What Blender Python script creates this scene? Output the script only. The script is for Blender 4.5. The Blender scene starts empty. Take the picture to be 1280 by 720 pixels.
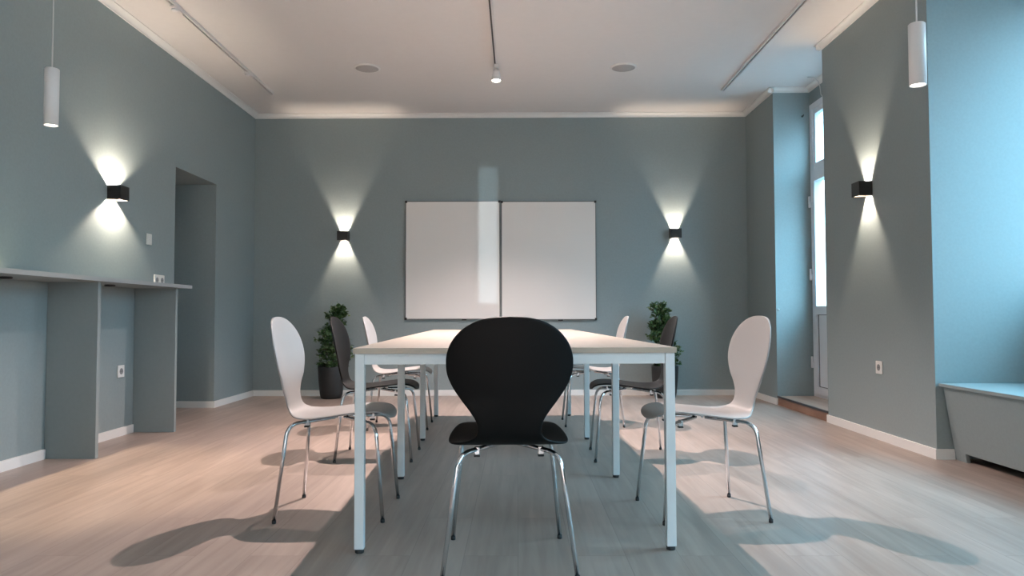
import bpy, bmesh, math, random
from mathutils import Vector, Matrix
random.seed(7)
S = bpy.context.scene
COL = S.collection
PI = math.pi

# ------------------------------------------------------------------ view
S.view_settings.view_transform = 'Standard'
S.view_settings.look = 'None'
S.view_settings.gamma = 1.0
S.view_settings.use_curve_mapping = False
S.view_settings.exposure = 0.93

# ------------------------------------------------------------------ materials
def new_mat(name):
    m = bpy.data.materials.new(name)
    m.use_nodes = True
    nt = m.node_tree
    b = nt.nodes['Principled BSDF']
    return m, nt, b

def pmat(name, col, rough=0.5, metal=0.0, spec=0.5, noise=0.0, nscale=40.0, bump=0.0, coat=0.0):
    m, nt, b = new_mat(name)
    b.inputs['Base Color'].default_value = (*col, 1)
    b.inputs['Roughness'].default_value = rough
    b.inputs['Metallic'].default_value = metal
    b.inputs['Specular IOR Level'].default_value = spec
    if coat:
        b.inputs['Coat Weight'].default_value = coat
        b.inputs['Coat Roughness'].default_value = 0.12
    if noise or bump:
        tc = nt.nodes.new('ShaderNodeTexCoord')
        n = nt.nodes.new('ShaderNodeTexNoise')
        n.inputs['Scale'].default_value = nscale
        n.inputs['Detail'].default_value = 5
        nt.links.new(tc.outputs['Object'], n.inputs['Vector'])
        if noise:
            r = nt.nodes.new('ShaderNodeMapRange')
            r.inputs['From Min'].default_value = 0.3
            r.inputs['From Max'].default_value = 0.7
            r.inputs['To Min'].default_value = 1 - noise
            r.inputs['To Max'].default_value = 1 + noise
            mx = nt.nodes.new('ShaderNodeVectorMath'); mx.operation = 'SCALE'
            mx.inputs[0].default_value = col
            nt.links.new(n.outputs['Fac'], r.inputs['Value'])
            nt.links.new(r.outputs['Result'], mx.inputs['Scale'])
            nt.links.new(mx.outputs['Vector'], b.inputs['Base Color'])
        if bump:
            bp = nt.nodes.new('ShaderNodeBump')
            bp.inputs['Strength'].default_value = bump
            bp.inputs['Distance'].default_value = 0.002
            nt.links.new(n.outputs['Fac'], bp.inputs['Height'])
            nt.links.new(bp.outputs['Normal'], b.inputs['Normal'])
    return m

def emat(name, col, strength):
    m, nt, b = new_mat(name)
    b.inputs['Base Color'].default_value = (0.8, 0.8, 0.8, 1)
    b.inputs['Emission Color'].default_value = (*col, 1)
    b.inputs['Emission Strength'].default_value = strength
    return m

def glass_mat():
    m = bpy.data.materials.new('window_glass'); m.use_nodes = True
    nt = m.node_tree; nt.nodes.clear()
    out = nt.nodes.new('ShaderNodeOutputMaterial')
    mix = nt.nodes.new('ShaderNodeMixShader')
    tr = nt.nodes.new('ShaderNodeBsdfTransparent')
    tr.inputs['Color'].default_value = (0.93, 0.97, 0.97, 1)
    gl = nt.nodes.new('ShaderNodeBsdfGlossy'); gl.inputs['Roughness'].default_value = 0.02
    lw = nt.nodes.new('ShaderNodeLayerWeight'); lw.inputs['Blend'].default_value = 0.5
    pw = nt.nodes.new('ShaderNodeMath'); pw.operation = 'POWER'; pw.inputs[1].default_value = 4.0
    fr = nt.nodes.new('ShaderNodeMath'); fr.operation = 'MULTIPLY_ADD'; fr.inputs[1].default_value = 0.5; fr.inputs[2].default_value = 0.03
    nt.links.new(lw.outputs['Facing'], pw.inputs[0]); nt.links.new(pw.outputs[0], fr.inputs[0])
    nt.links.new(fr.outputs[0], mix.inputs[0]); nt.links.new(tr.outputs[0], mix.inputs[1])
    nt.links.new(gl.outputs[0], mix.inputs[2]); nt.links.new(mix.outputs[0], out.inputs['Surface'])
    return m

def floor_mat():
    m, nt, b = new_mat('oak_laminate')
    N = nt.nodes.new; L = nt.links.new
    tc = N('ShaderNodeTexCoord')
    mp = N('ShaderNodeMapping'); mp.inputs['Rotation'].default_value = (0, 0, PI/2)
    L(tc.outputs['Object'], mp.inputs['Vector'])
    br = N('ShaderNodeTexBrick')
    br.offset = 0.37; br.offset_frequency = 2
    br.inputs['Scale'].default_value = 1.0
    br.inputs['Brick Width'].default_value = 1.35
    br.inputs['Row Height'].default_value = 0.193
    br.inputs['Mortar Size'].default_value = 0.0016
    br.inputs['Mortar Smooth'].default_value = 0.3
    br.inputs['Color1'].default_value = (0.0, 0, 0, 1)
    br.inputs['Color2'].default_value = (1, 1, 1, 1)
    br.inputs['Mortar'].default_value = (0.5, 0.5, 0.5, 1)
    L(mp.outputs[0], br.inputs['Vector'])
    # grain, stretched along the boards (world Y), shifted per board
    g = N('ShaderNodeMapping'); g.inputs['Scale'].default_value = (26, 1.6, 1)
    L(tc.outputs['Object'], g.inputs['Vector'])
    sh = N('ShaderNodeVectorMath'); sh.operation = 'ADD'
    sc = N('ShaderNodeVectorMath'); sc.operation = 'SCALE'; sc.inputs['Scale'].default_value = 14.5
    L(br.outputs['Color'], sc.inputs[0])
    L(g.outputs[0], sh.inputs[0]); L(sc.outputs[0], sh.inputs[1])
    n1 = N('ShaderNodeTexNoise'); n1.inputs['Scale'].default_value = 1.0; n1.inputs['Detail'].default_value = 6
    n1.inputs['Distortion'].default_value = 0.6
    L(sh.outputs[0], n1.inputs['Vector'])
    g2 = N('ShaderNodeMapping'); g2.inputs['Scale'].default_value = (5, 0.9, 1)
    L(tc.outputs['Object'], g2.inputs['Vector'])
    n2 = N('ShaderNodeTexNoise'); n2.inputs['Scale'].default_value = 1.0; n2.inputs['Detail'].default_value = 3
    L(g2.outputs[0], n2.inputs['Vector'])
    ramp = N('ShaderNodeValToRGB')
    ramp.color_ramp.elements[0].position = 0.28; ramp.color_ramp.elements[0].color = (0.265, 0.207, 0.172, 1)
    ramp.color_ramp.elements[1].position = 0.72; ramp.color_ramp.elements[1].color = (0.36, 0.29, 0.248, 1)
    L(n1.outputs['Fac'], ramp.inputs['Fac'])
    mr = N('ShaderNodeMapRange')
    mr.inputs['From Min'].default_value = 0.3; mr.inputs['From Max'].default_value = 0.7
    mr.inputs['To Min'].default_value = 0.86; mr.inputs['To Max'].default_value = 1.1
    L(n2.outputs['Fac'], mr.inputs['Value'])
    bw = N('ShaderNodeMapRange'); bw.inputs['To Min'].default_value = 0.93; bw.inputs['To Max'].default_value = 1.05
    L(br.outputs['Color'], bw.inputs['Value'])
    mu = N('ShaderNodeMath'); mu.operation = 'MULTIPLY'
    L(mr.outputs[0], mu.inputs[0]); L(bw.outputs[0], mu.inputs[1])
    jn = N('ShaderNodeMapRange'); jn.inputs['To Min'].default_value = 1.0; jn.inputs['To Max'].default_value = 0.72
    L(br.outputs['Fac'], jn.inputs['Value'])
    mu2 = N('ShaderNodeMath'); mu2.operation = 'MULTIPLY'
    L(mu.outputs[0], mu2.inputs[0]); L(jn.outputs[0], mu2.inputs[1])
    fin = N('ShaderNodeVectorMath'); fin.operation = 'SCALE'
    L(ramp.outputs['Color'], fin.inputs[0]); L(mu2.outputs[0], fin.inputs['Scale'])
    L(fin.outputs[0], b.inputs['Base Color'])
    b.inputs['Roughness'].default_value = 0.36
    b.inputs['Specular IOR Level'].default_value = 0.5
    return m

def wood_mat(name, c1, c2, sx, sy, rough=0.4):
    m, nt, b = new_mat(name)
    N = nt.nodes.new; L = nt.links.new
    tc = N('ShaderNodeTexCoord'); mp = N('ShaderNodeMapping'); mp.inputs['Scale'].default_value = (sx, sy, 8)
    L(tc.outputs['Object'], mp.inputs['Vector'])
    n = N('ShaderNodeTexNoise'); n.inputs['Scale'].default_value = 1; n.inputs['Detail'].default_value = 6
    L(mp.outputs[0], n.inputs['Vector'])
    r = N('ShaderNodeValToRGB')
    r.color_ramp.elements[0].position = .3; r.color_ramp.elements[0].color = (*c1, 1)
    r.color_ramp.elements[1].position = .7; r.color_ramp.elements[1].color = (*c2, 1)
    L(n.outputs['Fac'], r.inputs['Fac']); L(r.outputs['Color'], b.inputs['Base Color'])
    b.inputs['Roughness'].default_value = rough
    return m

M = {}
M['wall'] = pmat('grey_green_wall_paint', (0.258, 0.308, 0.311), 0.6, spec=0.3, noise=0.03, nscale=60, bump=0.12)
M['ceiling'] = pmat('ceiling_paint', (0.71, 0.695, 0.68), 0.8, spec=0.2, noise=0.01, nscale=20)
M['trim'] = pmat('white_trim_paint', (0.74, 0.74, 0.72), 0.5, spec=0.4)
M['floor'] = floor_mat()
M['upvc'] = pmat('white_door_plastic', (0.72, 0.75, 0.78), 0.35)
M['glass'] = glass_mat()
M['gasket'] = pmat('grey_gasket', (0.12, 0.12, 0.13), 0.6)
M['step_wood'] = wood_mat('step_wood', (0.22, 0.12, 0.08), (0.33, 0.19, 0.13), 4, 3, 0.5)
M['step_top'] = wood_mat('step_tread_laminate', (0.36, 0.27, 0.21), (0.46, 0.36, 0.29), 20, 2, 0.4)
M['nosing'] = pmat('dark_nosing', (0.05, 0.045, 0.05), 0.4)
M['counter'] = pmat('grey_counter_paint', (0.225, 0.262, 0.264), 0.5, noise=0.02)
M['counter_edge'] = pmat('lit_counter_edge_tone', (0.27, 0.29, 0.30), 0.45)  # paler than the counter: pendant light on its edge put into the colour
M['white_shell'] = pmat('white_chair_lacquer', (0.34, 0.335, 0.325), 0.38, spec=0.4)
M['black_shell'] = pmat('black_chair_lacquer', (0.004, 0.0038, 0.0037), 0.45, spec=0.15, noise=0.06, nscale=90)
M['chrome'] = pmat('chrome', (0.72, 0.73, 0.75), 0.09, metal=1.0)
M['rubber'] = pmat('black_rubber', (0.012, 0.012, 0.013), 0.6)
M['table_top'] = wood_mat('pale_maple_laminate', (0.36, 0.305, 0.25), (0.40, 0.345, 0.285), 40, 2, 0.33)
M['table_edge'] = pmat('beige_edge_band', (0.40, 0.34, 0.27), 0.45)
M['table_frame'] = pmat('silver_white_frame_paint', (0.60, 0.65, 0.66), 0.4)
M['board'] = pmat('whiteboard_enamel', (0.75, 0.73, 0.70), 0.38, spec=0.25)
M['board_frame'] = pmat('dark_aluminium', (0.16, 0.17, 0.175), 0.4, metal=0.5)
M['black_plastic'] = pmat('black_plastic', (0.014, 0.014, 0.015), 0.45)
M['sconce'] = pmat('black_sconce_metal', (0.016, 0.015, 0.014), 0.4)
M['pendant'] = pmat('white_lamp_metal', (0.70, 0.70, 0.70), 0.35)
M['cord'] = pmat('pale_cord', (0.60, 0.61, 0.61), 0.6)
M['socket'] = pmat('white_socket_plastic', (0.72, 0.71, 0.68), 0.35)
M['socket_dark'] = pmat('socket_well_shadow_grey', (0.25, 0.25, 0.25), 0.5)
M['grille'] = pmat('grey_speaker_grille', (0.42, 0.41, 0.40), 0.6, noise=0.15, nscale=300)
M['track'] = pmat('white_track', (0.66, 0.64, 0.63), 0.4)
M['track_slot'] = pmat('track_slot', (0.06, 0.06, 0.06), 0.5)
M['pot'] = pmat('dark_grey_planter', (0.017, 0.0185, 0.019), 0.55, noise=0.08, nscale=30)
M['soil'] = pmat('soil', (0.025, 0.018, 0.012), 0.9, noise=0.4, nscale=60)
M['bark'] = pmat('bark', (0.09, 0.06, 0.04), 0.8)
M['lens_warm'] = emat('lit_lens_warm', (1.0, 0.86, 0.68), 14.0)
M['lens_pend'] = emat('lit_lens_pendant', (1.0, 0.88, 0.78), 6.0)
M['facade'] = pmat('pale_facade', (0.45, 0.46, 0.46), 0.8, noise=0.08, nscale=1.5)
M['street'] = pmat('asphalt', (0.12, 0.12, 0.12), 0.9, noise=0.1, nscale=8)

def leaf_mat():
    m, nt, b = new_mat('green_leaves')
    N = nt.nodes.new; L = nt.links.new
    tc = N('ShaderNodeTexCoord')
    n = N('ShaderNodeTexNoise'); n.inputs['Scale'].default_value = 22
    L(tc.outputs['Object'], n.inputs['Vector'])
    r = N('ShaderNodeValToRGB')
    r.color_ramp.elements[0].position = .3; r.color_ramp.elements[0].color = (0.025, 0.055, 0.022, 1)
    r.color_ramp.elements[1].position = .7; r.color_ramp.elements[1].color = (0.075, 0.15, 0.045, 1)
    L(n.outputs['Fac'], r.inputs['Fac']); L(r.outputs['Color'], b.inputs['Base Color'])
    b.inputs['Roughness'].default_value = 0.45
    return m
M['leaf'] = leaf_mat()

# ------------------------------------------------------------------ mesh helpers
def box(bm, x0, x1, y0, y1, z0, z1, mi=0):
    vs = [bm.verts.new(p) for p in ((x0,y0,z0),(x1,y0,z0),(x1,y1,z0),(x0,y1,z0),(x0,y0,z1),(x1,y0,z1),(x1,y1,z1),(x0,y1,z1))]
    fs = []
    for f in ((0,3,2,1),(4,5,6,7),(0,1,5,4),(1,2,6,5),(2,3,7,6),(3,0,4,7)):
        fc = bm.faces.new([vs[i] for i in f]); fc.material_index = mi; fs.append(fc)
    return vs, fs

def bevel_all(bm, w, seg=2):
    bmesh.ops.bevel(bm, geom=list(bm.edges), offset=w, segments=seg, profile=0.5, affect='EDGES', clamp_overlap=True)

def tube(bm, pts, r, n=14, caps=True):
    pts = [Vector(p) for p in pts]
    rings = []
    up = None
    for i, p in enumerate(pts):
        if i == 0: t = pts[1]-pts[0]
        elif i == len(pts)-1: t = pts[-1]-pts[-2]
        else: t = (pts[i+1]-p).normalized() + (p-pts[i-1]).normalized()
        t.normalize()
        if up is None:
            a = Vector((0,0,1)) if abs(t.z) < .9 else Vector((1,0,0))
            up = t.cross(a).normalized()
        else:
            up = (up - t*up.dot(t)).normalized()
        v = t.cross(up)
        rings.append([bm.verts.new(p + (up*math.cos(2*PI*k/n) + v*math.sin(2*PI*k/n))*r) for k in range(n)])
    for a, b in zip(rings, rings[1:]):
        for k in range(n):
            f = bm.faces.new((a[k], a[(k+1) % n], b[(k+1) % n], b[k])); f.smooth = True
    if caps:
        bm.faces.new(rings[0][::-1]); bm.faces.new(rings[-1])

def lathe(bm, prof, n=32, cx=0, cy=0, mat=None, cap0=True, cap1=True, mi=0):
    rings = []
    for r, z in prof:
        ring = []
        for k in range(n):
            p = Vector((cx + r*math.cos(2*PI*k/n), cy + r*math.sin(2*PI*k/n), z))
            if mat is not None: p = mat @ p
            ring.append(bm.verts.new(p))
        rings.append(ring)
    for a, b in zip(rings, rings[1:]):
        for k in range(n):
            f = bm.faces.new((a[k], a[(k+1) % n], b[(k+1) % n], b[k])); f.smooth = True; f.material_index = mi
    if cap0: bm.faces.new(rings[0][::-1]).material_index = mi
    if cap1: bm.faces.new(rings[-1]).material_index = mi

def obj(name, bm, mats, parent=None, smooth_angle=None):
    bmesh.ops.recalc_face_normals(bm, faces=list(bm.faces))
    me = bpy.data.meshes.new(name)
    bm.to_mesh(me); bm.free()
    if not isinstance(mats, (list, tuple)): mats = [mats]
    for m in mats: me.materials.append(m)
    o = bpy.data.objects.new(name, me)
    COL.objects.link(o)
    if parent is not None: o.parent = parent
    return o

def thing(name, label, cat, loc=(0,0,0), rotz=0.0, group=None):
    o = bpy.data.objects.new(name, None)
    o.empty_display_size = 0.1
    COL.objects.link(o)
    o.location = loc; o.rotation_euler = (0, 0, rotz)
    o['label'] = label; o['category'] = cat
    if group: o['group'] = group
    return o

def tag(o, label, cat, group=None):
    o['label'] = label; o['category'] = cat
    if group: o['group'] = group
    return o

def struct(name, bm, mats, parent=None):
    o = obj(name, bm, mats, parent)
    if parent is None: o['kind'] = 'structure'
    return o

def dup(root, loc, rotz, label, group=None, mats=None):
    r = root.copy(); COL.objects.link(r)
    r.location = loc; r.rotation_euler = (0, 0, rotz); r['label'] = label
    if group: r['group'] = group
    def rec(src, dst):
        for ch in list(src.children):
            c = ch.copy(); COL.objects.link(c); c.parent = dst
            if mats and ch.type == 'MESH' and ch.name.split('.')[0] in mats:
                c.data = mats[ch.name.split('.')[0]]
            rec(ch, c)
    rec(root, r)
    return r

# ------------------------------------------------------------------ room
XL, XR, YB, ZC = -2.8715, 2.4986, 8.0787, 3.075
YR = -2.4                       # rear wall, behind the camera
XO = 3.45                       # outer face of the street wall
OP0, OP1, OPZ = 6.195, 7.045, 2.12        # passage in the left wall
DN0, DN1, DX = 6.035, 7.205, 2.85         # door niche
WN0, WN1 = 2.55, 4.487                    # window niche in view
RN0, RN1 = -1.9, 1.3                      # second window niche, behind the camera
WX = 3.20                                 # inner face of the niche's outer wall
WS, WT = 1.02, 2.86                       # window sill / head

bm = bmesh.new(); box(bm, XL-0.75, XO, YR-0.3, 4.9, -0.15, 0.0); box(bm, XL-0.75, DX+0.10, 4.9, YB+0.3, -0.15, 0.0); struct('floor', bm, M['floor'])
bm = bmesh.new(); box(bm, XL-0.75, XO, YR-0.3, 4.9, ZC, ZC+0.2); box(bm, XL-0.75, DX+0.10, 4.9, YB+0.3, ZC, ZC+0.2); struct('ceiling', bm, M['ceiling'])
bm = bmesh.new(); box(bm, XL-0.75, DX+0.10, YB, YB+0.3, 0, ZC); struct('wall_back', bm, M['wall'])
bm = bmesh.new()
box(bm, XL-0.65, XL, YR, OP0, 0, ZC); box(bm, XL-0.65, XL, OP1, YB, 0, ZC); box(bm, XL-0.65, XL, OP0, OP1, OPZ, ZC)
box(bm, XL-0.75, XL-0.65, YR, YB, 0, ZC)
struct('wall_left', bm, M['wall'])
bm = bmesh.new()
box(bm, XR, DX+0.10, DN1, YB, 0, ZC)                  # by the back corner
box(bm, XR, XO, WN1, 4.9, 0, ZC); box(bm, XR, DX+0.10, 4.9, DN0, 0, ZC)   # pillar
box(bm, XR, XO, RN1, WN0, 0, ZC)
box(bm, XR, XO, YR, RN0, 0, ZC)
box(bm, DX, DX+0.10, DN0, DN1, 2.90, ZC)                   # above the door
for a, b in ((WN0, WN1), (RN0, RN1)):
    box(bm, WX, XO, a, b, 0, WS); box(bm, WX, XO, a, b, WT, ZC)
struct('wall_right', bm, M['wall'])
# rear wall with one narrow upright window slit
SL0, SL1, SZ0, SZ1 = -0.44, -0.195, 0.92, 2.45
bm = bmesh.new()
box(bm, XL-0.75, SL0, YR-0.3, YR, 0, ZC); box(bm, SL1, XO, YR-0.3, YR, 0, ZC)
box(bm, SL0, SL1, YR-0.3, YR, 0, SZ0); box(bm, SL0, SL1, YR-0.3, YR, SZ1, ZC)
struct('wall_front', bm, M['wall'])

# baseboards
BH, BT = 0.06, 0.014
def board(name, segs):
    bm = bmesh.new()
    for x0, x1, y0, y1 in segs: box(bm, x0, x1, y0, y1, 0, BH)
    struct(name, bm, M['trim'])
board('baseboard_left', [(XL, XL+BT, YR, 4.515), (XL, XL+BT, 4.605, 5.55), (XL, XL+BT, 5.62, OP0), (XL-0.65, XL, OP1-BT, OP1), (XL, XL+BT, OP1-BT, YB), (XL-0.65, XL-0.65+BT, OP0, OP1-BT)])
board('baseboard_back', [(XL+BT, XR-BT, YB-BT, YB)])
board('baseboard_right', [(XR-BT, XR, DN1-0.012, YB), (XR-BT, XR, WN1-BT, DN0), (XR, 2.60, WN1-BT, WN1), (XR-BT, XR, RN1, WN0)])
board('baseboard_front', [(XL+BT, XR-BT, YR, YR+BT)])

# small crown cove that follows every wall, niches included
def cove(bm, a, b, inward, s=0.046):
    # a,b: (x,y) along the wall; inward: unit (x,y) into the room
    prof = [(0, ZC-s), (0.007, ZC-s)]
    for k in range(7):
        t = k/6*PI/2
        prof.append((0.007 + (s-0.007)*(1-math.cos(t)), ZC - s + 0.004 + (s-0.011)*math.sin(t)))
    prof += [(s, ZC-0.007), (s, ZC), (0, ZC)]
    ra = [bm.verts.new((a[0]+inward[0]*d, a[1]+inward[1]*d, z)) for d, z in prof]
    rb = [bm.verts.new((b[0]+inward[0]*d, b[1]+inward[1]*d, z)) for d, z in prof]
    n = len(prof)
    for k in range(n):
        bm.faces.new((ra[k], ra[(k+1) % n], rb[(k+1) % n], rb[k]))
    bm.faces.new(ra); bm.faces.new(rb[::-1])
for i, segs in enumerate([
    [((XL, YR), (XL, YB), (1, 0))],
    [((XL, YB), (XR, YB), (0, -1))],
    [((XR, YB), (XR, DN1-0.046), (-1, 0)), ((XR-0.046, DN1), (DX, DN1), (0, -1)), ((DX, DN1), (DX, DN0), (-1, 0)), ((DX, DN0), (XR-0.046, DN0), (0, 1)),
     ((XR, DN0+0.046), (XR, WN1-0.046), (-1, 0)), ((XR-0.046, WN1), (WX, WN1), (0, -1)), ((WX, WN1), (WX, WN0), (-1, 0)), ((WX, WN0), (XR-0.046, WN0), (0, 1)),
     ((XR, WN0+0.046), (XR, RN1-0.046), (-1, 0)), ((XR, RN0), (XR, YR), (-1, 0))]]):
    bm = bmesh.new()
    for a, b, n in segs: cove(bm, a, b, n)
    struct('trim_%d' % (i+1), bm, M['trim'])

# step in the door niche
bm = bmesh.new()
box(bm, XR+0.004, DX+0.2, DN0, DN1, 0, 0.072, 0)
box(bm, XR+0.012, DX+0.2, DN0, DN1, 0.072, 0.084, 1)
box(bm, XR-0.004, XR+0.012, DN0, DN1, 0.070, 0.086, 2)
struct('trim_4', bm, [M['step_wood'], M['step_top'], M['nosing']])

# ---- glazed door with fanlight
bm = bmesh.new()
y0, y1, z0, z1 = DN0, DN1, 0.084, 2.90
x0, x1 = DX, DX+0.07
fw = 0.055
box(bm, x0, x1, y0, y0+fw, z0, z1); box(bm, x0, x1, y1-fw, y1, z0, z1)
box(bm, x0, x1, y0+fw, y1-fw, z1-fw, z1); box(bm, x0, x1, y0+fw, y1-fw, z0, z0+0.025)
box(bm, x0, x1, y0+fw, y1-fw, 2.20, 2.27)
# fanlight sash
fa, fb = 2.27, z1-fw
for a in ((y0+fw, y0+fw+0.05, fa, fb), (y1-fw-0.05, y1-fw, fa, fb), (y0+fw+0.05, y1-fw-0.05, fa, fa+0.05), (y0+fw+0.05, y1-fw-0.05, fb-0.05, fb)):
    box(bm, x0+0.012, x1-0.008, a[0], a[1], a[2], a[3])
door = struct('door_1', bm, M['upvc'])
bm = bmesh.new()
la, lb, lz0, lz1 = y0+fw-0.012, y1-fw+0.012, 0.112, 2.20
lx0, lx1 = x0-0.016, x1-0.008
st = 0.085
box(bm, lx0, lx1, la, la+st, lz0, lz1); box(bm, lx0, lx1, lb-st, lb, lz0, lz1)
box(bm, lx0, lx1, la+st, lb-st, lz0, lz0+0.07); box(bm, lx0, lx1, la+st, lb-st, lz1-0.06, lz1); box(bm, lx0, lx1, la+st, lb-st, 0.865, 0.945)
struct('door_leaf', bm, M['upvc'], door)
bm = bmesh.new(); box(bm, lx0+0.022, lx1-0.01, la+st+0.006, lb-st-0.006, lz0+0.076, 0.859); struct('door_panel', bm, M['upvc'], door)
bm = bmesh.new()
for a in ((la+st, la+st+0.006, lz0+0.07, 0.865), (lb-st-0.006, lb-st, lz0+0.07, 0.865), (la+st+0.006, lb-st-0.006, lz0+0.07, lz0+0.076), (la+st+0.006, lb-st-0.006, 0.859, 0.865)):
    box(bm, lx0+0.018, lx1-0.012, *a)
struct('gasket', bm, M['gasket'], door)
bm = bmesh.new(); box(bm, x0+0.03, x0+0.036, la+st, lb-st, 0.945, lz1-0.06); struct('door_glass', bm, M['glass'], door)
bm = bmesh.new(); box(bm, x0+0.03, x0+0.036, y0+fw+0.05, y1-fw-0.05, fa+0.05, fb-0.05); struct('fanlight_glass', bm, M['glass'], door)
for hz in (1.90, 1.20, 0.36):
    bm = bmesh.new()
    box(bm, lx0-0.016, lx0, y1-fw-0.012, y1-fw+0.022, hz, hz+0.05)
    box(bm, lx0-0.010, lx0, y1-fw+0.022, y1-0.004, hz+0.004, hz+0.10)
    lathe(bm, [(0.010, hz-0.005), (0.010, hz+0.105)], 12, lx0-0.012, y1-fw+0.016)
    struct('hinge', bm, M['upvc'], door)
bm = bmesh.new()
box(bm, lx0-0.008, lx0, la+0.02, la+0.05, 1.02, 1.24)
tube(bm, [(lx0-0.008, la+0.035, 1.13), (lx0-0.05, la+0.035, 1.13), (lx0-0.055, la+0.05, 1.13), (lx0-0.055, la+0.15, 1.13)], 0.009, 10)
struct('door_handle', bm, M['upvc'], door)

# ---- windows in the two niches
def window(idx, a, b):
    bm = bmesh.new()
    xa, xb = WX+0.06, WX+0.13
    box(bm, xa, xb, a, a+0.06, WS, WT); box(bm, xa, xb, b-0.06, b, WS, WT)
    box(bm, xa, xb, a+0.06, b-0.06, WS, WS+0.06); box(bm, xa, xb, a+0.06, b-0.06, WT-0.06, WT)
    mid = (a+b)/2
    box(bm, xa, xb, mid-0.05, mid+0.05, WS+0.06, WT-0.06)
    w = struct('window_%d' % idx, bm, M['upvc'])
    for p, q in ((a+0.06, mid-0.05), (mid+0.05, b-0.06)):
        bm = bmesh.new(); box(bm, xa+0.03, xa+0.036, p, q, WS+0.06, WT-0.06); struct('window_glass', bm, M['glass'], w)
window(1, WN0, WN1)
window(2, RN0, RN1)
bm = bmesh.new()
ya, yb = YR-0.2, YR-0.14
for a in ((SL0-0.0, SL0+0.02, SZ0, SZ1), (SL1-0.02, SL1, SZ0, SZ1), (SL0+0.02, SL1-0.02, SZ0, SZ0+0.02), (SL0+0.02, SL1-0.02, SZ1-0.02, SZ1)):
    box(bm, a[0], a[1], ya, yb, a[2], a[3])
w3 = struct('window_3', bm, M['upvc'])
bm = bmesh.new(); box(bm, SL0+0.02, SL1-0.02, ya+0.02, ya+0.026, SZ0+0.02, SZ1-0.02); struct('window_glass', bm, M['glass'], w3)

# ------------------------------------------------------------------ radiator cover (bench) in the window niche
t = thing('radiator_cover', 'grey painted radiator cover with flat bench top, filling the window niche', 'radiator cover', (0, 0, 0))
bm = bmesh.new(); box(bm, 2.515, WX-0.003, WN0+0.003, WN1-0.004, 0.432, 0.452); bevel_all(bm, 0.003)
obj('bench_top', bm, M['wall'], t)
bm = bmesh.new()
# leaning front board with a ventilation cut-out along the floor
def front(z): return 2.604 - (2.604-2.535)*(z/0.432)
for yy0, yy1, zz0, zz1 in ((WN1-0.12, WN1-0.016, 0.0, 0.055), (WN0+0.1, WN1-0.12, 0.052, 0.055), (WN0+0.004, WN0+0.1, 0, 0.055), (WN0+0.004, WN1-0.016, 0.055, 0.432)):
    vs = []
    for y in (yy0, yy1):
        for x, z in ((front(zz0), zz0), (front(zz1), zz1), (front(zz1)+0.022, zz1), (front(zz0)+0.022, zz0)):
            vs.append(bm.verts.new((x, y, z)))
    for f in ((0,1,2,3), (7,6,5,4), (0,4,5,1), (1,5,6,2), (2,6,7,3), (3,7,4,0)):
        bm.faces.new([vs[i] for i in f])
obj('front_board', bm, M['wall'], t)

# ------------------------------------------------------------------ bar counter on the left wall
t = thing('bar_counter', 'long grey bar counter on upright panels along the left wall', 'counter', (0, 0, 0))
bm = bmesh.new()
box(bm, XL+0.002, -2.496, 0.4, 5.685, 1.072, 1.098); bevel_all(bm, 0.002)
obj('countertop', bm, M['counter'], t)
bm = bmesh.new(); box(bm, -2.4958, -2.4940, 0.4, 5.685, 1.0725, 1.0975); obj('lit_edge_strip', bm, M['counter_edge'], t)  # added strip whose paler colour imitates the lamplit front edge
for yy in (5.556, 4.522, 1.6):
    bm = bmesh.new(); box(bm, XL+0.003, -2.560, yy, yy+0.032, 0.0, 1.072)
    obj('support_panel', bm, M['counter'], t)
for yy in (4.907, 3.898, 2.6):
    bm = bmesh.new(); lathe(bm, [(0.030, 1.060), (0.033, 1.063), (0.033, 1.072)], 20, -2.70, yy)
    obj('puck', bm, M['black_plastic'], t)

# ------------------------------------------------------------------ electrics on the walls
def plate_x(name, label, cat, x, side, yc, zc, w, h, kind, group=None):
    t = thing(name, label, cat, (x, yc, zc), 0 if side > 0 else PI, group)
    n = max(1, round(w/h)) if kind == 'socket' else 1
    if kind == 'switch':
        bm = bmesh.new(); box(bm, 0.0005, 0.009, -w/2, w/2, -h/2, h/2); bevel_all(bm, 0.002); obj('plate', bm, M['socket'], t)
        bm = bmesh.new(); box(bm, 0.009, 0.013, -w*0.36, w*0.36, 0.003, h*0.42); bevel_all(bm, 0.0012); obj('rocker', bm, M['socket'], t)
        bm = bmesh.new(); box(bm, 0.009, 0.013, -w*0.36, w*0.36, -h*0.42, -0.003); bevel_all(bm, 0.0012); obj('rocker', bm, M['socket'], t)
        return t
    bm = bmesh.new(); box(bm, 0.0005, 0.010, -w/2, w/2, -h/2, h/2); bevel_all(bm, 0.003); obj('plate', bm, M['socket'], t)
    for k in range(n):
        cy = -w/2 + w/n*(k+0.5)
        bm = bmesh.new()
        rot = Matrix.Translation((0.010, cy, 0)) @ Matrix.Rotation(PI/2, 4, 'Y')
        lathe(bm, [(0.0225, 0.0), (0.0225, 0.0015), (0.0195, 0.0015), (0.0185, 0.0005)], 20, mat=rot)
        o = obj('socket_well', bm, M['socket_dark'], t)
        bm = bmesh.new()
        for s in (-1, 1):
            r2 = Matrix.Translation((0.0108, cy+s*0.0095, 0)) @ Matrix.Rotation(PI/2, 4, 'Y')
            lathe(bm, [(0.0028, 0), (0.0028, 0.0012)], 8, mat=r2)
        obj('contact_holes', bm, M['black_plastic'], o)
    return t
plate_x('light_switch', 'pale double rocker light switch on left wall under the black sconce', 'switch', XL, 1, 5.754, 1.462, 0.075, 0.085, 'switch')
plate_x('wall_socket', 'white double wall socket just above the end of the grey counter', 'socket', XL, 1, 5.925, 1.150, 0.165, 0.085, 'socket')
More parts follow.
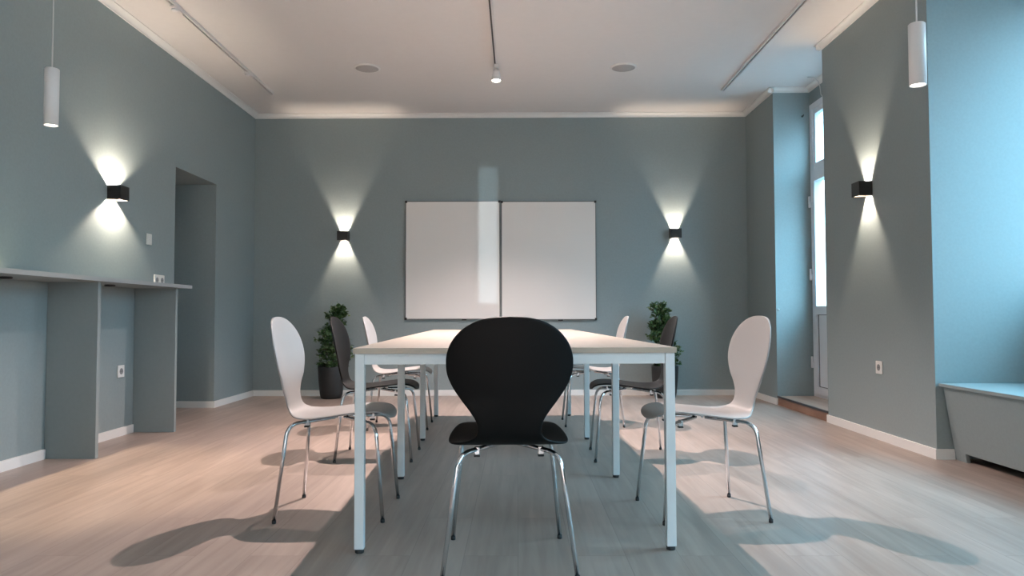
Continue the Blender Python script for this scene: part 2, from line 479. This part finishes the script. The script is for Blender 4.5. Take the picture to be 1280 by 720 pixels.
plate_x('wall_socket', 'white single wall socket low on left wall between two counter panels', 'socket', XL, 1, 5.372, 0.466, 0.085, 0.088, 'socket')
plate_x('wall_socket', 'white single wall socket on the right pillar below the black sconce', 'socket', XR, -1, 5.165, 0.498, 0.085, 0.088, 'socket')

# little hooks on the door reveal
t = thing('wall_hook', 'tiny dark hook high on the blue-lit reveal beside the glazed door', 'hook', (2.781, DN1, 2.79))
bm = bmesh.new(); tube(bm, [(0, -0.0005, 0.006), (0, -0.02, 0.004), (0, -0.028, 0.006), (0, -0.030, 0.018)], 0.0045, 8); obj('hook_arm', bm, M['black_plastic'], t)
bm = bmesh.new(); lathe(bm, [(0.010, 0.0), (0.009, 0.004)], 12, mat=Matrix.Translation((0, -0.0005, 0.006)) @ Matrix.Rotation(PI/2, 4, 'X')); obj('hook_base', bm, M['black_plastic'], t)
t = thing('wall_hook', 'tiny white adhesive hook at chair height on the door reveal corner', 'hook', (2.522, DN1, 0.906))
bm = bmesh.new(); tube(bm, [(0, -0.0005, 0.006), (0, -0.012, 0.004), (0, -0.018, 0.006), (0, -0.020, 0.014)], 0.004, 8); obj('hook_arm', bm, M['socket'], t)
bm = bmesh.new(); lathe(bm, [(0.011, 0.0), (0.010, 0.004)], 12, mat=Matrix.Translation((0, -0.0005, 0.006)) @ Matrix.Rotation(PI/2, 4, 'X')); obj('hook_base', bm, M['socket'], t)
bm = bmesh.new()
tube(bm, [(2.70, 6.86, ZC-0.002), (2.76, 6.85, ZC-0.012), (2.795, 6.84, ZC-0.05), (2.806, 6.835, ZC-0.10), (2.812, 6.83, 2.90), (2.83, 6.825, 2.875)], 0.004, 8)
tag(obj('cable', bm, M['cord']), 'thin grey cable hanging from ceiling to top of the glazed door frame', 'cable')

# ------------------------------------------------------------------ whiteboards
def whiteboard(x0, x1, z0, z1, label):
    t = thing('whiteboard', label, 'whiteboard', ((x0+x1)/2, YB, z0), 0, 'pair of whiteboards on the back wall')
    w = (x1-x0)/2; h = z1-z0; d = 0.022; f = 0.008
    bm = bmesh.new(); box(bm, -w+f, w-f, -d+0.003, -0.002, f, h-f); obj('writing_surface', bm, M['board'], t)
    bm = bmesh.new()
    box(bm, -w, -w+f, -d, -0.001, 0.0, h); box(bm, w-f, w, -d, -0.001, 0, h)
    box(bm, -w+f, w-f, -d, -0.001, 0, f); box(bm, -w+f, w-f, -d, -0.001, h-f, h)
    obj('frame', bm, M['board_frame'], t)
    for sx in (-1, 1):
        for zz in (0, h):
            bm = bmesh.new()
            cx, cz = sx*(w-0.008), zz + (0.008 if zz == 0 else -0.008)
            box(bm, cx-0.0125, cx+0.0125, -d-0.004, -0.001, cz-0.0125, cz+0.0125); bevel_all(bm, 0.003)
            obj('corner_cap', bm, M['black_plastic'], t)
    bm = bmesh.new(); box(bm, 0.1, 0.15, -d-0.006, -0.004, -0.010, 0.002); bevel_all(bm, 0.002); obj('wall_clip', bm, M['black_plastic'], t)
    return t
whiteboard(-1.2175, -0.1850, 0.823, 2.112, 'left whiteboard on the back wall, with a bright vertical light band')
whiteboard(-0.1750, 0.8575, 0.816, 2.107, 'right whiteboard on the back wall, evenly grey-white without light band')

# ------------------------------------------------------------------ sconces
SW, SD, SH = 0.118, 0.095, 0.10
WARM = (1.0, 0.81, 0.65)
def sconce(loc, rot, label, power, half=0.035, depth=0.075):
    # local: wall plane at x=0, body grows towards +x
    t = thing('wall_sconce', label, 'wall lamp', loc, rot, 'up-and-down wall sconces')
    w, h, th = SW/2, SH/2, 0.004
    bm = bmesh.new()
    box(bm, 0.0005, th, -w, w, -h, h); box(bm, SD-th, SD, -w, w, -h, h)
    box(bm, th, SD-th, -w, -w+th, -h, h); box(bm, th, SD-th, w-th, w, -h, h)
    obj('housing', bm, M['sconce'], t)
    for s in (-1, 1):
        bm = bmesh.new()
        lo_, hi_ = (half, w-th-0.0002)
        if hi_-lo_ < 0.002: lo_ = hi_-0.002
        box(bm, th+0.0002, SD-th-0.0002, min(s*lo_, s*hi_), max(s*lo_, s*hi_), -h+0.001, h-0.001)
        obj('light_flap', bm, M['sconce'], t)
    bm = bmesh.new(); box(bm, 0.080, 0.0908, -min(half, 0.034)+0.001, min(half, 0.034)-0.001, -0.030, 0.030); obj('lamp_bar', bm, M['sconce'], t)
    for s in (-1, 1):
        bm = bmesh.new(); box(bm, 0.0785, 0.081, -0.012, 0.012, s*0.016-0.010, s*0.016+0.010); obj('lens', bm, M['lens_warm'], t)
        ld = bpy.data.lights.new('sconce_light', 'SPOT')
        ld.energy = power; ld.color = WARM; ld.shadow_soft_size = 0.009
        ld.spot_size = math.radians(160); ld.spot_blend = 0.15
        lo = bpy.data.objects.new('sconce_light', ld); COL.objects.link(lo)
        lo.parent = t; lo.location = (0.068, 0, s*(h-depth))
        lo.rotation_euler = (PI, 0, 0) if s > 0 else (0, 0, 0)
    return t
SP = 21.0
sconce((-1.886, YB, 1.730), -PI/2, 'black up-and-down wall sconce left of the whiteboards on the back wall', SP)
sconce((1.710, YB, 1.746), -PI/2, 'black up-and-down wall sconce right of the whiteboards on the back wall', SP)
sconce((XL, 5.219, 1.733), 0, 'black up-and-down wall sconce on left wall above the grey counter', SP*1.05, 0.0535, 0.040)
sconce((XR, 5.277, 1.752), PI, 'black up-and-down wall sconce on the right pillar by the glazed door', SP, 0.037, 0.068)

# ------------------------------------------------------------------ pendants
def pendant(x, y, zb, h, label, power):
    t = thing('pendant_lamp', label, 'pendant lamp', (x, y, zb), 0, 'white tube pendants')
    r = 0.035
    bm = bmesh.new()
    lathe(bm, [(r-0.003, 0.012), (r-0.003, 0.0), (r, 0.0), (r, h-0.004), (r-0.004, h), (0.004, h)], 36, cap0=False); obj('tube', bm, M['pendant'], t)
    bm = bmesh.new(); lathe(bm, [(r-0.003, 0.006), (r-0.003, 0.012)], 36); obj('lens', bm, M['lens_pend'], t)
    top = ZC - zb
    bm = bmesh.new(); tube(bm, [(0, 0, h), (0, 0, top-0.02)], 0.0035, 10); obj('cord', bm, M['cord'], t)
    bm = bmesh.new(); lathe(bm, [(0.006, top-0.03), (0.045, top-0.022), (0.045, top-0.001)], 28); obj('ceiling_rose', bm, M['pendant'], t)
    ld = bpy.data.lights.new('pendant_light', 'SPOT'); ld.energy = power; ld.color = (1.0, 0.78, 0.52)
    ld.shadow_soft_size = 0.012; ld.spot_size = math.radians(72); ld.spot_blend = 0.5
    lo = bpy.data.objects.new('pendant_light', ld); COL.objects.link(lo); lo.parent = t; lo.location = (0, 0, -0.002)
pendant(-2.457, 3.87, 1.867, 0.304, 'white tube pendant lamp hanging over the grey counter at left', 70)
pendant(1.765, 3.25, 1.868, 0.275, 'white tube pendant lamp hanging in front of the right pillar', 3)

# ------------------------------------------------------------------ ceiling tracks and spots
def track(x, y0, y1, label, skew=0.0):
    t = thing('ceiling_track', label, 'lighting track', (x, y1, ZC), skew, 'white lighting tracks on the ceiling')
    L = y1-y0; w, h = 0.018, 0.026
    bm = bmesh.new()
    box(bm, -w, -0.007, -L, 0, -h, -0.0005); box(bm, 0.007, w, -L, 0, -h, -0.0005); box(bm, -0.007, 0.007, -L, 0, -0.012, -0.0005)
    obj('rail', bm, M['track'], t)
    bm = bmesh.new(); box(bm, -0.0068, 0.0068, -L+0.01, -0.01, -0.0150, -0.0122); obj('slot', bm, M['track_slot'], t)
    for yy in (-0.006, -L-0.006):
        bm = bmesh.new(); box(bm, -w-0.0005, w+0.0005, yy, yy+0.012, -h-0.001, -0.0004); bevel_all(bm, 0.001); obj('end_cap', bm, M['track'], t)
    return t
track(-2.42, 1.2, 7.25, 'white ceiling track along the left wall, with small lampless adapters', 0.0)
track(-0.19, -1.2, 6.50, 'white ceiling track over the table with a lit spotlight at its end')
track(2.015, 1.2, 7.21, 'white ceiling track near the right wall, carrying no lamp in view')

def spotlight(x, y, aim, label, lit, power=0.0, spot=105, blend=0.4, col=(1.0, 0.81, 0.77)):
    t = thing('track_spotlight', label, 'spotlight', (x, y, ZC-0.026), 0, 'spotlights on the ceiling tracks')
    bm = bmesh.new(); box(bm, -0.017, 0.017, -0.05, 0.05, -0.028, -0.0008); bevel_all(bm, 0.003); obj('adapter', bm, M['track'], t)
    bm = bmesh.new(); tube(bm, [(0, 0, -0.028), (0, 0, -0.072)], 0.007, 10); obj('stem', bm, M['track'], t)
    d = Vector(aim).normalized()
    q = Vector((0, 0, -1)).rotation_difference(d).to_matrix().to_4x4()
    mt = Matrix.Translation((0, 0, -0.088)) @ q
    bm = bmesh.new()
    lathe(bm, [(0.012, 0.052), (0.028, 0.046), (0.033, 0.02), (0.043, -0.052), (0.040, -0.052), (0.036, -0.040)], 28, mat=mt, cap1=False)
    obj('head', bm, M['pendant'], t)
    bm = bmesh.new(); lathe(bm, [(0.036, -0.040), (0.036, -0.044)], 28, mat=mt)
    obj('lens', bm, M['lens_warm'] if lit else M['grille'], t)
    if lit:
        ld = bpy.data.lights.new('spot_light', 'SPOT'); ld.energy = power; ld.color = col
        ld.shadow_soft_size = 0.015; ld.spot_size = math.radians(spot); ld.spot_blend = blend
        lo = bpy.data.objects.new('spot_light', ld); COL.objects.link(lo); lo.parent = t
        lo.location = Vector((0, 0, -0.088)) + d*0.056
        lo.rotation_euler = q.to_euler()
    return t
spotlight(-0.18, 6.43, (0.0, -0.12, -1), 'lit white spotlight at the far end of the middle ceiling track', True, 330, 118, 1.0)
spotlight(-0.19, 4.70, (0.0, -0.15, -1), 'lit white spotlight halfway along the middle track above the table', True, 370, 114, 1.0)
def adapter(x, y, label):
    t = thing('track_adapter', label, 'track adapter', (x, y, ZC-0.026), 0, 'white adapters on the left ceiling track')
    bm = bmesh.new(); box(bm, -0.0185, 0.0185, -0.07, 0.07, -0.012, -0.0012); bevel_all(bm, 0.003); obj('body', bm, M['track'], t)
    bm = bmesh.new(); lathe(bm, [(0.016, -0.026), (0.022, -0.022), (0.022, -0.012)], 20, -0.004, -0.02); obj('socket_cup', bm, M['pendant'], t)
adapter(-2.42, 6.62, 'small white adapter without lamp near the far end of left ceiling track')
adapter(-2.42, 5.20, 'small white adapter on left ceiling track, at the top edge of the picture')
spotlight(-0.19, -0.70, (0.0, -0.5, -0.8), 'added fill spotlight on the middle track, unseen behind the viewpoint', True, 1900, 115, 1.0)  # added fill lamp out of view, aimed away to bounce warm light
# ceiling loudspeakers
for x, y, lab in ((-1.335, 6.55, 'round grey ceiling speaker left of the middle lighting track'), (0.952, 6.565, 'round grey ceiling speaker right of the middle lighting track')):
    t = thing('ceiling_speaker', lab, 'speaker', (x, y, ZC), 0, 'round ceiling speakers')
    bm = bmesh.new(); lathe(bm, [(0.118, -0.0005), (0.116, -0.009), (0.104, -0.012), (0.102, -0.0115), (0.102, -0.0005)], 40, cap0=False, cap1=False); obj('rim', bm, M['trim'], t)
    bm = bmesh.new(); lathe(bm, [(0.102, -0.0008), (0.102, -0.010), (0.06, -0.0125), (0.005, -0.0135)], 40); obj('grille', bm, M['grille'], t)

# ------------------------------------------------------------------ plants
def plant(x, y, label, seed, outline, lean):
    rnd = random.Random(seed)
    t = thing('potted_plant', label, 'plant', (x, y, 0), 0, 'potted plants by the back wall')
    H = 0.335
    bm = bmesh.new()
    lathe(bm, [(0.095, 0.0), (0.108, 0.006), (0.118, 0.05), (0.134, 0.20), (0.140, 0.325), (0.138, H), (0.128, H), (0.126, 0.30)], 40, cap1=False)
    obj('pot', bm, M['pot'], t)
    bm = bmesh.new(); lathe(bm, [(0.1262, 0.299), (0.09, 0.306), (0.03, 0.31)], 30); obj('soil', bm, M['soil'], t)
    def ax(z):
        u = (z-0.3)/0.7
        return lean[0]*u + 0.012*math.sin(9*u), lean[1]*u + 0.01*math.cos(7*u)
    bm = bmesh.new()
    tips = []
    tube(bm, [(*ax(z), z) for z in (0.302, 0.42, 0.55, 0.68, 0.8, 0.9, 0.97)], 0.006, 8)
    def rad(z):
        for (z0, r0), (z1, r1) in zip(outline, outline[1:]):
            if z0 <= z <= z1: return (r0 + (r1-r0)*(z-z0)/(z1-z0))*1.25
        return 0.03
    for k in range(84):
        z = rnd.uniform(0.33, 0.97); a = rnd.uniform(0, 2*PI); r = rad(z)*rnd.uniform(0.65, 1.0)
        cx, cy = ax(max(0.31, z-0.06))
        ex, ey = ax(z)
        tip = Vector((ex+r*math.cos(a), ey+r*math.sin(a), z))
        b0 = Vector((cx, cy, max(0.31, z-0.06)))
        tube(bm, [b0, b0.lerp(tip, 0.5)+Vector((0, 0, 0.01)), tip], 0.0022, 5)
        tips.append((b0, tip))
    obj('stem', bm, M['bark'], t)
    bm = bmesh.new()
    def leaf(p, d, L, roll):
        d = d.normalized(); s = d.cross(Vector((0, 0, 1)))
        if s.length < 1e-3: s = Vector((1, 0, 0))
        s.normalize(); s = Matrix.Rotation(roll, 3, d) @ s; n = s.cross(d)
        W = L*0.27
        row = []
        for u, w, b in ((0, .04, 0), (.25, .8, .03), (.5, 1.0, .05), (.78, .62, .02), (1, .03, -.10)):
            c = p + d*(L*u) + n*(L*b)
            row.append((bm.verts.new(c - s*W*w + n*L*0.05*w), bm.verts.new(c), bm.verts.new(c + s*W*w + n*L*0.05*w)))
        for A, B in zip(row, row[1:]):
            for k in range(2):
                f = bm.faces.new((A[k], A[k+1], B[k+1], B[k])); f.smooth = True
    for b0, tip in tips:
        for k in range(26):
            u = rnd.uniform(0.25, 1.05)
            p = b0.lerp(tip, u) + Vector((rnd.uniform(-.022, .022), rnd.uniform(-.022, .022), rnd.uniform(-.018, .03)))
            d = Vector((rnd.uniform(-1, 1), rnd.uniform(-1, 1), rnd.uniform(-0.5, 0.9))) + (tip-b0).normalized()*0.6
            leaf(p, d, rnd.uniform(0.030, 0.052), rnd.uniform(-1, 1))
    for k in range(30):
        z = rnd.uniform(0.86, 0.985); ex, ey = ax(z)
        leaf(Vector((ex, ey, z)), Vector((rnd.uniform(-1, 1), rnd.uniform(-1, 1), rnd.uniform(0, 1.5))), rnd.uniform(0.026, 0.042), rnd.uniform(-1, 1))
    o = obj('foliage', bm, M['leaf'], t)
    o['kind'] = 'stuff'
    return t
plant(-1.958, 7.84, 'bushy green plant in dark round planter left of the whiteboards', 3,
      [(0.3, 0.13), (0.45, 0.15), (0.6, 0.15), (0.72, 0.085), (0.85, 0.10), (0.93, 0.06), (1.0, 0.03)], (0.055, 0.0))
plant(1.545, 7.84, 'upright green plant in dark round planter right of the whiteboards', 11,
      [(0.3, 0.10), (0.42, 0.12), (0.52, 0.17), (0.60, 0.12), (0.72, 0.085), (0.85, 0.095), (0.93, 0.075), (1.0, 0.03)], (-0.07, 0.0))

# ------------------------------------------------------------------ conference table
t = thing('conference_table', 'long conference table with pale wood top and eight silver-white legs', 'table', (-0.068, 4.589, 0), math.radians(1.9))
TL, TWd = 3.667, 1.14
hl, hw, lg = TL/2, TWd/2, 0.0175
bm = bmesh.new()
box(bm, -hw-lg-0.006, hw+lg+0.006, -hl-lg-0.006, hl+lg+0.006, 0.722, 0.742)
for f in bm.faces:
    f.normal_update()
    f.material_index = 0 if abs(f.normal.z) > 0.5 else 1
bm.edges.ensure_lookup_table()
obj('tabletop', bm, [M['table_top'], M['table_edge']], t)
for i in range(4):
    yy = -hl + TL*i/3
    for s in (-1, 1):
        bm = bmesh.new(); box(bm, s*hw-lg, s*hw+lg, yy-lg, yy+lg, 0.014, 0.722); bevel_all(bm, 0.0025)
        o = obj('leg', bm, M['table_frame'], t)
        bm = bmesh.new(); lathe(bm, [(0.0155, 0.0), (0.0165, 0.003), (0.0165, 0.014)], 20, s*hw, yy); obj('foot', bm, M['rubber'], o)
    bm = bmesh.new(); box(bm, -hw+lg, hw-lg, yy-0.012, yy+0.012, 0.682, 0.7215); obj('apron', bm, M['table_frame'], t)
for s in (-1, 1):
    for i in range(3):
        a = -hl + TL*i/3 + lg; b = -hl + TL*(i+1)/3 - lg
        bm = bmesh.new(); box(bm, s*hw-0.012, s*hw+0.012, a, b, 0.682, 0.7215); obj('apron', bm, M['table_frame'], t)

# ------------------------------------------------------------------ stacking chairs
def catmull(P, n):
    out = []
    for i in range(len(P)-1):
        p0 = P[max(0, i-1)]; p1 = P[i]; p2 = P[i+1]; p3 = P[min(len(P)-1, i+2)]
        for k in range(n):
            u = k/n
            out.append(tuple(0.5*((2*b)+(-a+c)*u+(2*a-5*b+4*c-d)*u*u+(-a+3*b-3*c+d)*u**3) for a, b, c, d in zip(p0, p1, p2, p3)))
    out.append(tuple(P[-1])); return out

def shell_mesh():
    # x forward, z up, half width
    P = [(0.2365, 0.409, 0.000), (0.2355, 0.413, 0.052), (0.232, 0.422, 0.094), (0.221, 0.436, 0.126), (0.19, 0.4495, 0.156), (0.14, 0.4535, 0.177), (0.08, 0.449, 0.192), (0.01, 0.440, 0.203),
         (-0.05, 0.432, 0.2075), (-0.095, 0.428, 0.205), (-0.135, 0.4285, 0.193), (-0.165, 0.4335, 0.168), (-0.186, 0.4435, 0.135), (-0.2015, 0.460, 0.112), (-0.212, 0.484, 0.105), (-0.2205, 0.515, 0.112),
         (-0.228, 0.549, 0.134), (-0.235, 0.585, 0.163), (-0.243, 0.62, 0.187), (-0.2515, 0.66, 0.2045), (-0.2595, 0.70, 0.209), (-0.2665, 0.735, 0.2045), (-0.272, 0.765, 0.193), (-0.2775, 0.795, 0.172),
         (-0.282, 0.818, 0.147), (-0.2855, 0.836, 0.117), (-0.288, 0.847, 0.086), (-0.2895, 0.854, 0.050), (-0.290, 0.8565, 0.0)]
    C = catmull(P, 4)
    n = 22
    bm = bmesh.new()
    th = 0.0055
    def norm(i):
        a = C[max(0, i-1)]; b = C[min(len(C)-1, i+1)]
        tx, tz = b[0]-a[0], b[1]-a[1]
        l = math.hypot(tx, tz) or 1
        return (tz/l, -tx/l)          # pointing to the sitter
    F, Bk = [], []
    for i, (x, z, w) in enumerate(C):
        w = max(w, 0.0)
        nx, nz = norm(i)
        back = min(1.0, max(0.0, (z-0.47)/0.12))
        cup = 0.030*back
        ra, rb = [], []
        for k in range(n+1):
            s = -math.cos(PI*k/n)
            off = cup*(s*w/0.209)**2
            # thickness eases off to a rounded edge
            e = math.sqrt(max(0.0, 1-abs(s)**14))*0.75+0.25
            if i == 0 or i == len(C)-1: e = 0.25
            for lst, sg in ((ra, 1), (rb, -1)):
                d = off + sg*th*e
                lst.append(bm.verts.new((x+nx*d, s*w, z+nz*d)))
        F.append(ra); Bk.append(rb)
    m = len(C)
    for i in range(m-1):
        for k in range(n):
            f = bm.faces.new((F[i][k], F[i][k+1], F[i+1][k+1], F[i+1][k])); f.smooth = True
            f = bm.faces.new((Bk[i][k], Bk[i+1][k], Bk[i+1][k+1], Bk[i][k+1])); f.smooth = True
        for k in (0, n):
            f = bm.faces.new((F[i][k], F[i+1][k], Bk[i+1][k], Bk[i][k])); f.smooth = True
    for i in (0, m-1):
        for k in range(n):
            f = bm.faces.new((F[i][k], Bk[i][k], Bk[i][k+1], F[i][k+1])); f.smooth = True
    bmesh.ops.remove_doubles(bm, verts=list(bm.verts), dist=1e-5)
    return bm

def arc_corner(p0, p1, p2, r, n=8):
    # points of the rounded corner p0-p1-p2
    p0, p1, p2 = Vector(p0), Vector(p1), Vector(p2)
    a = p1 + (p0-p1).normalized()*r; b = p1 + (p2-p1).normalized()*r
    return [((1-u)**2)*a + 2*u*(1-u)*p1 + u*u*b for u in [k/n for k in range(n+1)]]

def make_chair(label):
    t = thing('stacking_chair', label, 'chair', (0, 0, 0), 0, 'butterfly-back stacking chairs around the table')
    sh = obj('shell', shell_mesh(), M['white_shell'], t)
    ZT = 0.4125
    bm = bmesh.new(); lathe(bm, [(0.050, 0.4195), (0.056, 0.4225), (0.056, 0.4285)], 28, 0.0, 0.0); obj('mounting_plate', bm, M['chrome'], t)
    for fx, fy, tx, ty, bx in ((0.224, 0.205, 0.186, 0.168, 0.55), (0.224, -0.205, 0.186, -0.168, 0.55), (-0.224, 0.220, -0.186, 0.168, 0.55), (-0.224, -0.220, -0.186, -0.168, 0.55)):
        foot = Vector((fx, fy, 0.012)); knee = Vector((tx, ty, 0.401)); hub = Vector((tx*0.12, ty*0.12, ZT))
        # put the foot on the straight line through the knee
        pts = [foot] + arc_corner(foot, knee, hub, 0.055) + [hub]
        bm = bmesh.new(); tube(bm, pts, 0.0082, 16)
        leg = obj('leg', bm, M['chrome'], t)
        dn = (foot-knee).normalized()
        bm = bmesh.new(); lathe(bm, [(0.0082, 0.0), (0.0090, 0.002), (0.0090, 0.014)], 16, fx, fy); obj('foot_cap', bm, M['rubber'], leg)
        p = knee.lerp(hub, 0.40)
        bm = bmesh.new(); box(bm, p.x-0.009, p.x+0.009, p.y-0.009, p.y+0.009, p.z-0.018, p.z+0.009); bevel_all(bm, 0.002)
        b = obj('stacking_bumper', bm, M['chrome'], t)
        bm = bmesh.new(); box(bm, p.x-0.0105, p.x+0.0105, p.y-0.0105, p.y+0.0105, p.z-0.025, p.z-0.0175); bevel_all(bm, 0.002)
        obj('bumper_pad', bm, M['rubber'], b)
    return t
def R(d): return math.radians(d)
chair = make_chair('white chair nearest on left side of the table, left of the front table leg')
chair.location = (-0.789, 3.335, 0); chair.rotation_euler = (0, 0, R(0.2))
black = None
for ch in chair.children:
    if ch.name.startswith('shell'):
        black = ch.data.copy(); black.name = 'shell_black'; black.materials.clear(); black.materials.append(M['black_shell'])
BL = {'shell': black}
GR = 'butterfly-back stacking chairs around the table'
dup(chair, (-0.854, 4.608, 0), R(1.0), 'black chair on left side of the table, between two white chairs', GR, BL)
dup(chair, (-0.912, 5.84, 0), R(1.6), 'white chair farthest back on left side of the table', GR)
dup(chair, (0.801, 3.318, 0), R(-173.5), 'white chair nearest on right side of the table, in front of the pillar', GR)
dup(chair, (0.685, 4.596, 0), R(178.5), 'black chair on right side of the table, in front of a planter', GR, BL)
dup(chair, (0.595, 5.99, 0), R(180), 'white chair farthest back on right side of the table', GR)
dup(chair, (-0.035, 2.675, 0), R(92.3), 'black chair at the near end of the table, seen from behind', GR, BL)

# ------------------------------------------------------------------ street outside (through the glass)
bm = bmesh.new(); box(bm, XO+0.02, 40, -25, 45, -0.45, -0.40); struct('ground', bm, M['street'])

# ------------------------------------------------------------------ daylight
W = bpy.data.worlds.new('overcast_sky'); S.world = W; W.use_nodes = True
nt = W.node_tree; nt.nodes.clear()
N = nt.nodes.new; L = nt.links.new
out = N('ShaderNodeOutputWorld'); bg = N('ShaderNodeBackground')
tc = N('ShaderNodeTexCoord'); sp = N('ShaderNodeSeparateXYZ')
L(tc.outputs['Generated'], sp.inputs[0])
rp = N('ShaderNodeValToRGB')
rp.color_ramp.elements[0].position = 0.0; rp.color_ramp.elements[0].color = (0.10, 0.11, 0.11, 1)
rp.color_ramp.elements[1].position = 0.02; rp.color_ramp.elements[1].color = (0.11, 0.16, 0.19, 1)
e = rp.color_ramp.elements.new(0.30); e.color = (0.20, 0.33, 0.44, 1)
e = rp.color_ramp.elements.new(0.62); e.color = (0.33, 0.68, 0.93, 1)
L(sp.outputs['Z'], rp.inputs['Fac']); L(rp.outputs['Color'], bg.inputs['Color'])
bg.inputs['Strength'].default_value = 14.5
L(bg.outputs[0], out.inputs['Surface'])

def portal(name, loc, rot, sx, sy):
    ld = bpy.data.lights.new(name, 'AREA'); ld.shape = 'RECTANGLE'; ld.size = sx; ld.size_y = sy
    ld.cycles.is_portal = True
    o = bpy.data.objects.new(name, ld); COL.objects.link(o); o.location = loc; o.rotation_euler = rot
# facing -x
portal('window_portal', (WX+0.15, (WN0+WN1)/2, (WS+WT)/2), (0, PI/2, 0), WT-WS, WN1-WN0)
portal('window_portal', (WX+0.15, (RN0+RN1)/2, (WS+WT)/2), (0, PI/2, 0), WT-WS, RN1-RN0)
portal('door_portal', (DX+0.09, (DN0+DN1)/2, 1.87), (0, PI/2, 0), 1.9, DN1-DN0)
portal('slit_portal', ((SL0+SL1)/2, YR-0.22, (SZ0+SZ1)/2), (PI/2, 0, PI), SL1-SL0, SZ1-SZ0)

sl = bpy.data.lights.new('low_sun', 'SUN'); sl.energy = 0.5; sl.color = (0.75, 0.9, 1.0); sl.angle = math.radians(0.25)
so = bpy.data.objects.new('low_sun', sl); COL.objects.link(so); so.location = (-0.3, -6, 1.8); so.rotation_euler = (R(90.3), 0, 0)

# ------------------------------------------------------------------ camera
f, p, y, r, h = 930.0, 0.0376, 0.0072, -0.0023, 0.8585
fwv = Vector((-math.sin(y)*math.cos(p), math.cos(y)*math.cos(p), math.sin(p)))
rt = Vector((math.cos(y), math.sin(y), 0)); up = rt.cross(fwv)
rt2 = rt*math.cos(r) + up*math.sin(r); up2 = up*math.cos(r) - rt*math.sin(r)
mw = Matrix(((rt2.x, up2.x, -fwv.x, 0), (rt2.y, up2.y, -fwv.y, 0), (rt2.z, up2.z, -fwv.z, h), (0, 0, 0, 1)))
cd = bpy.data.cameras.new('camera'); cd.sensor_width = 36.0; cd.lens = 36.0*f/1280.0; cd.clip_start = 0.05
co = bpy.data.objects.new('camera', cd); COL.objects.link(co); co.matrix_world = mw
S.camera = co
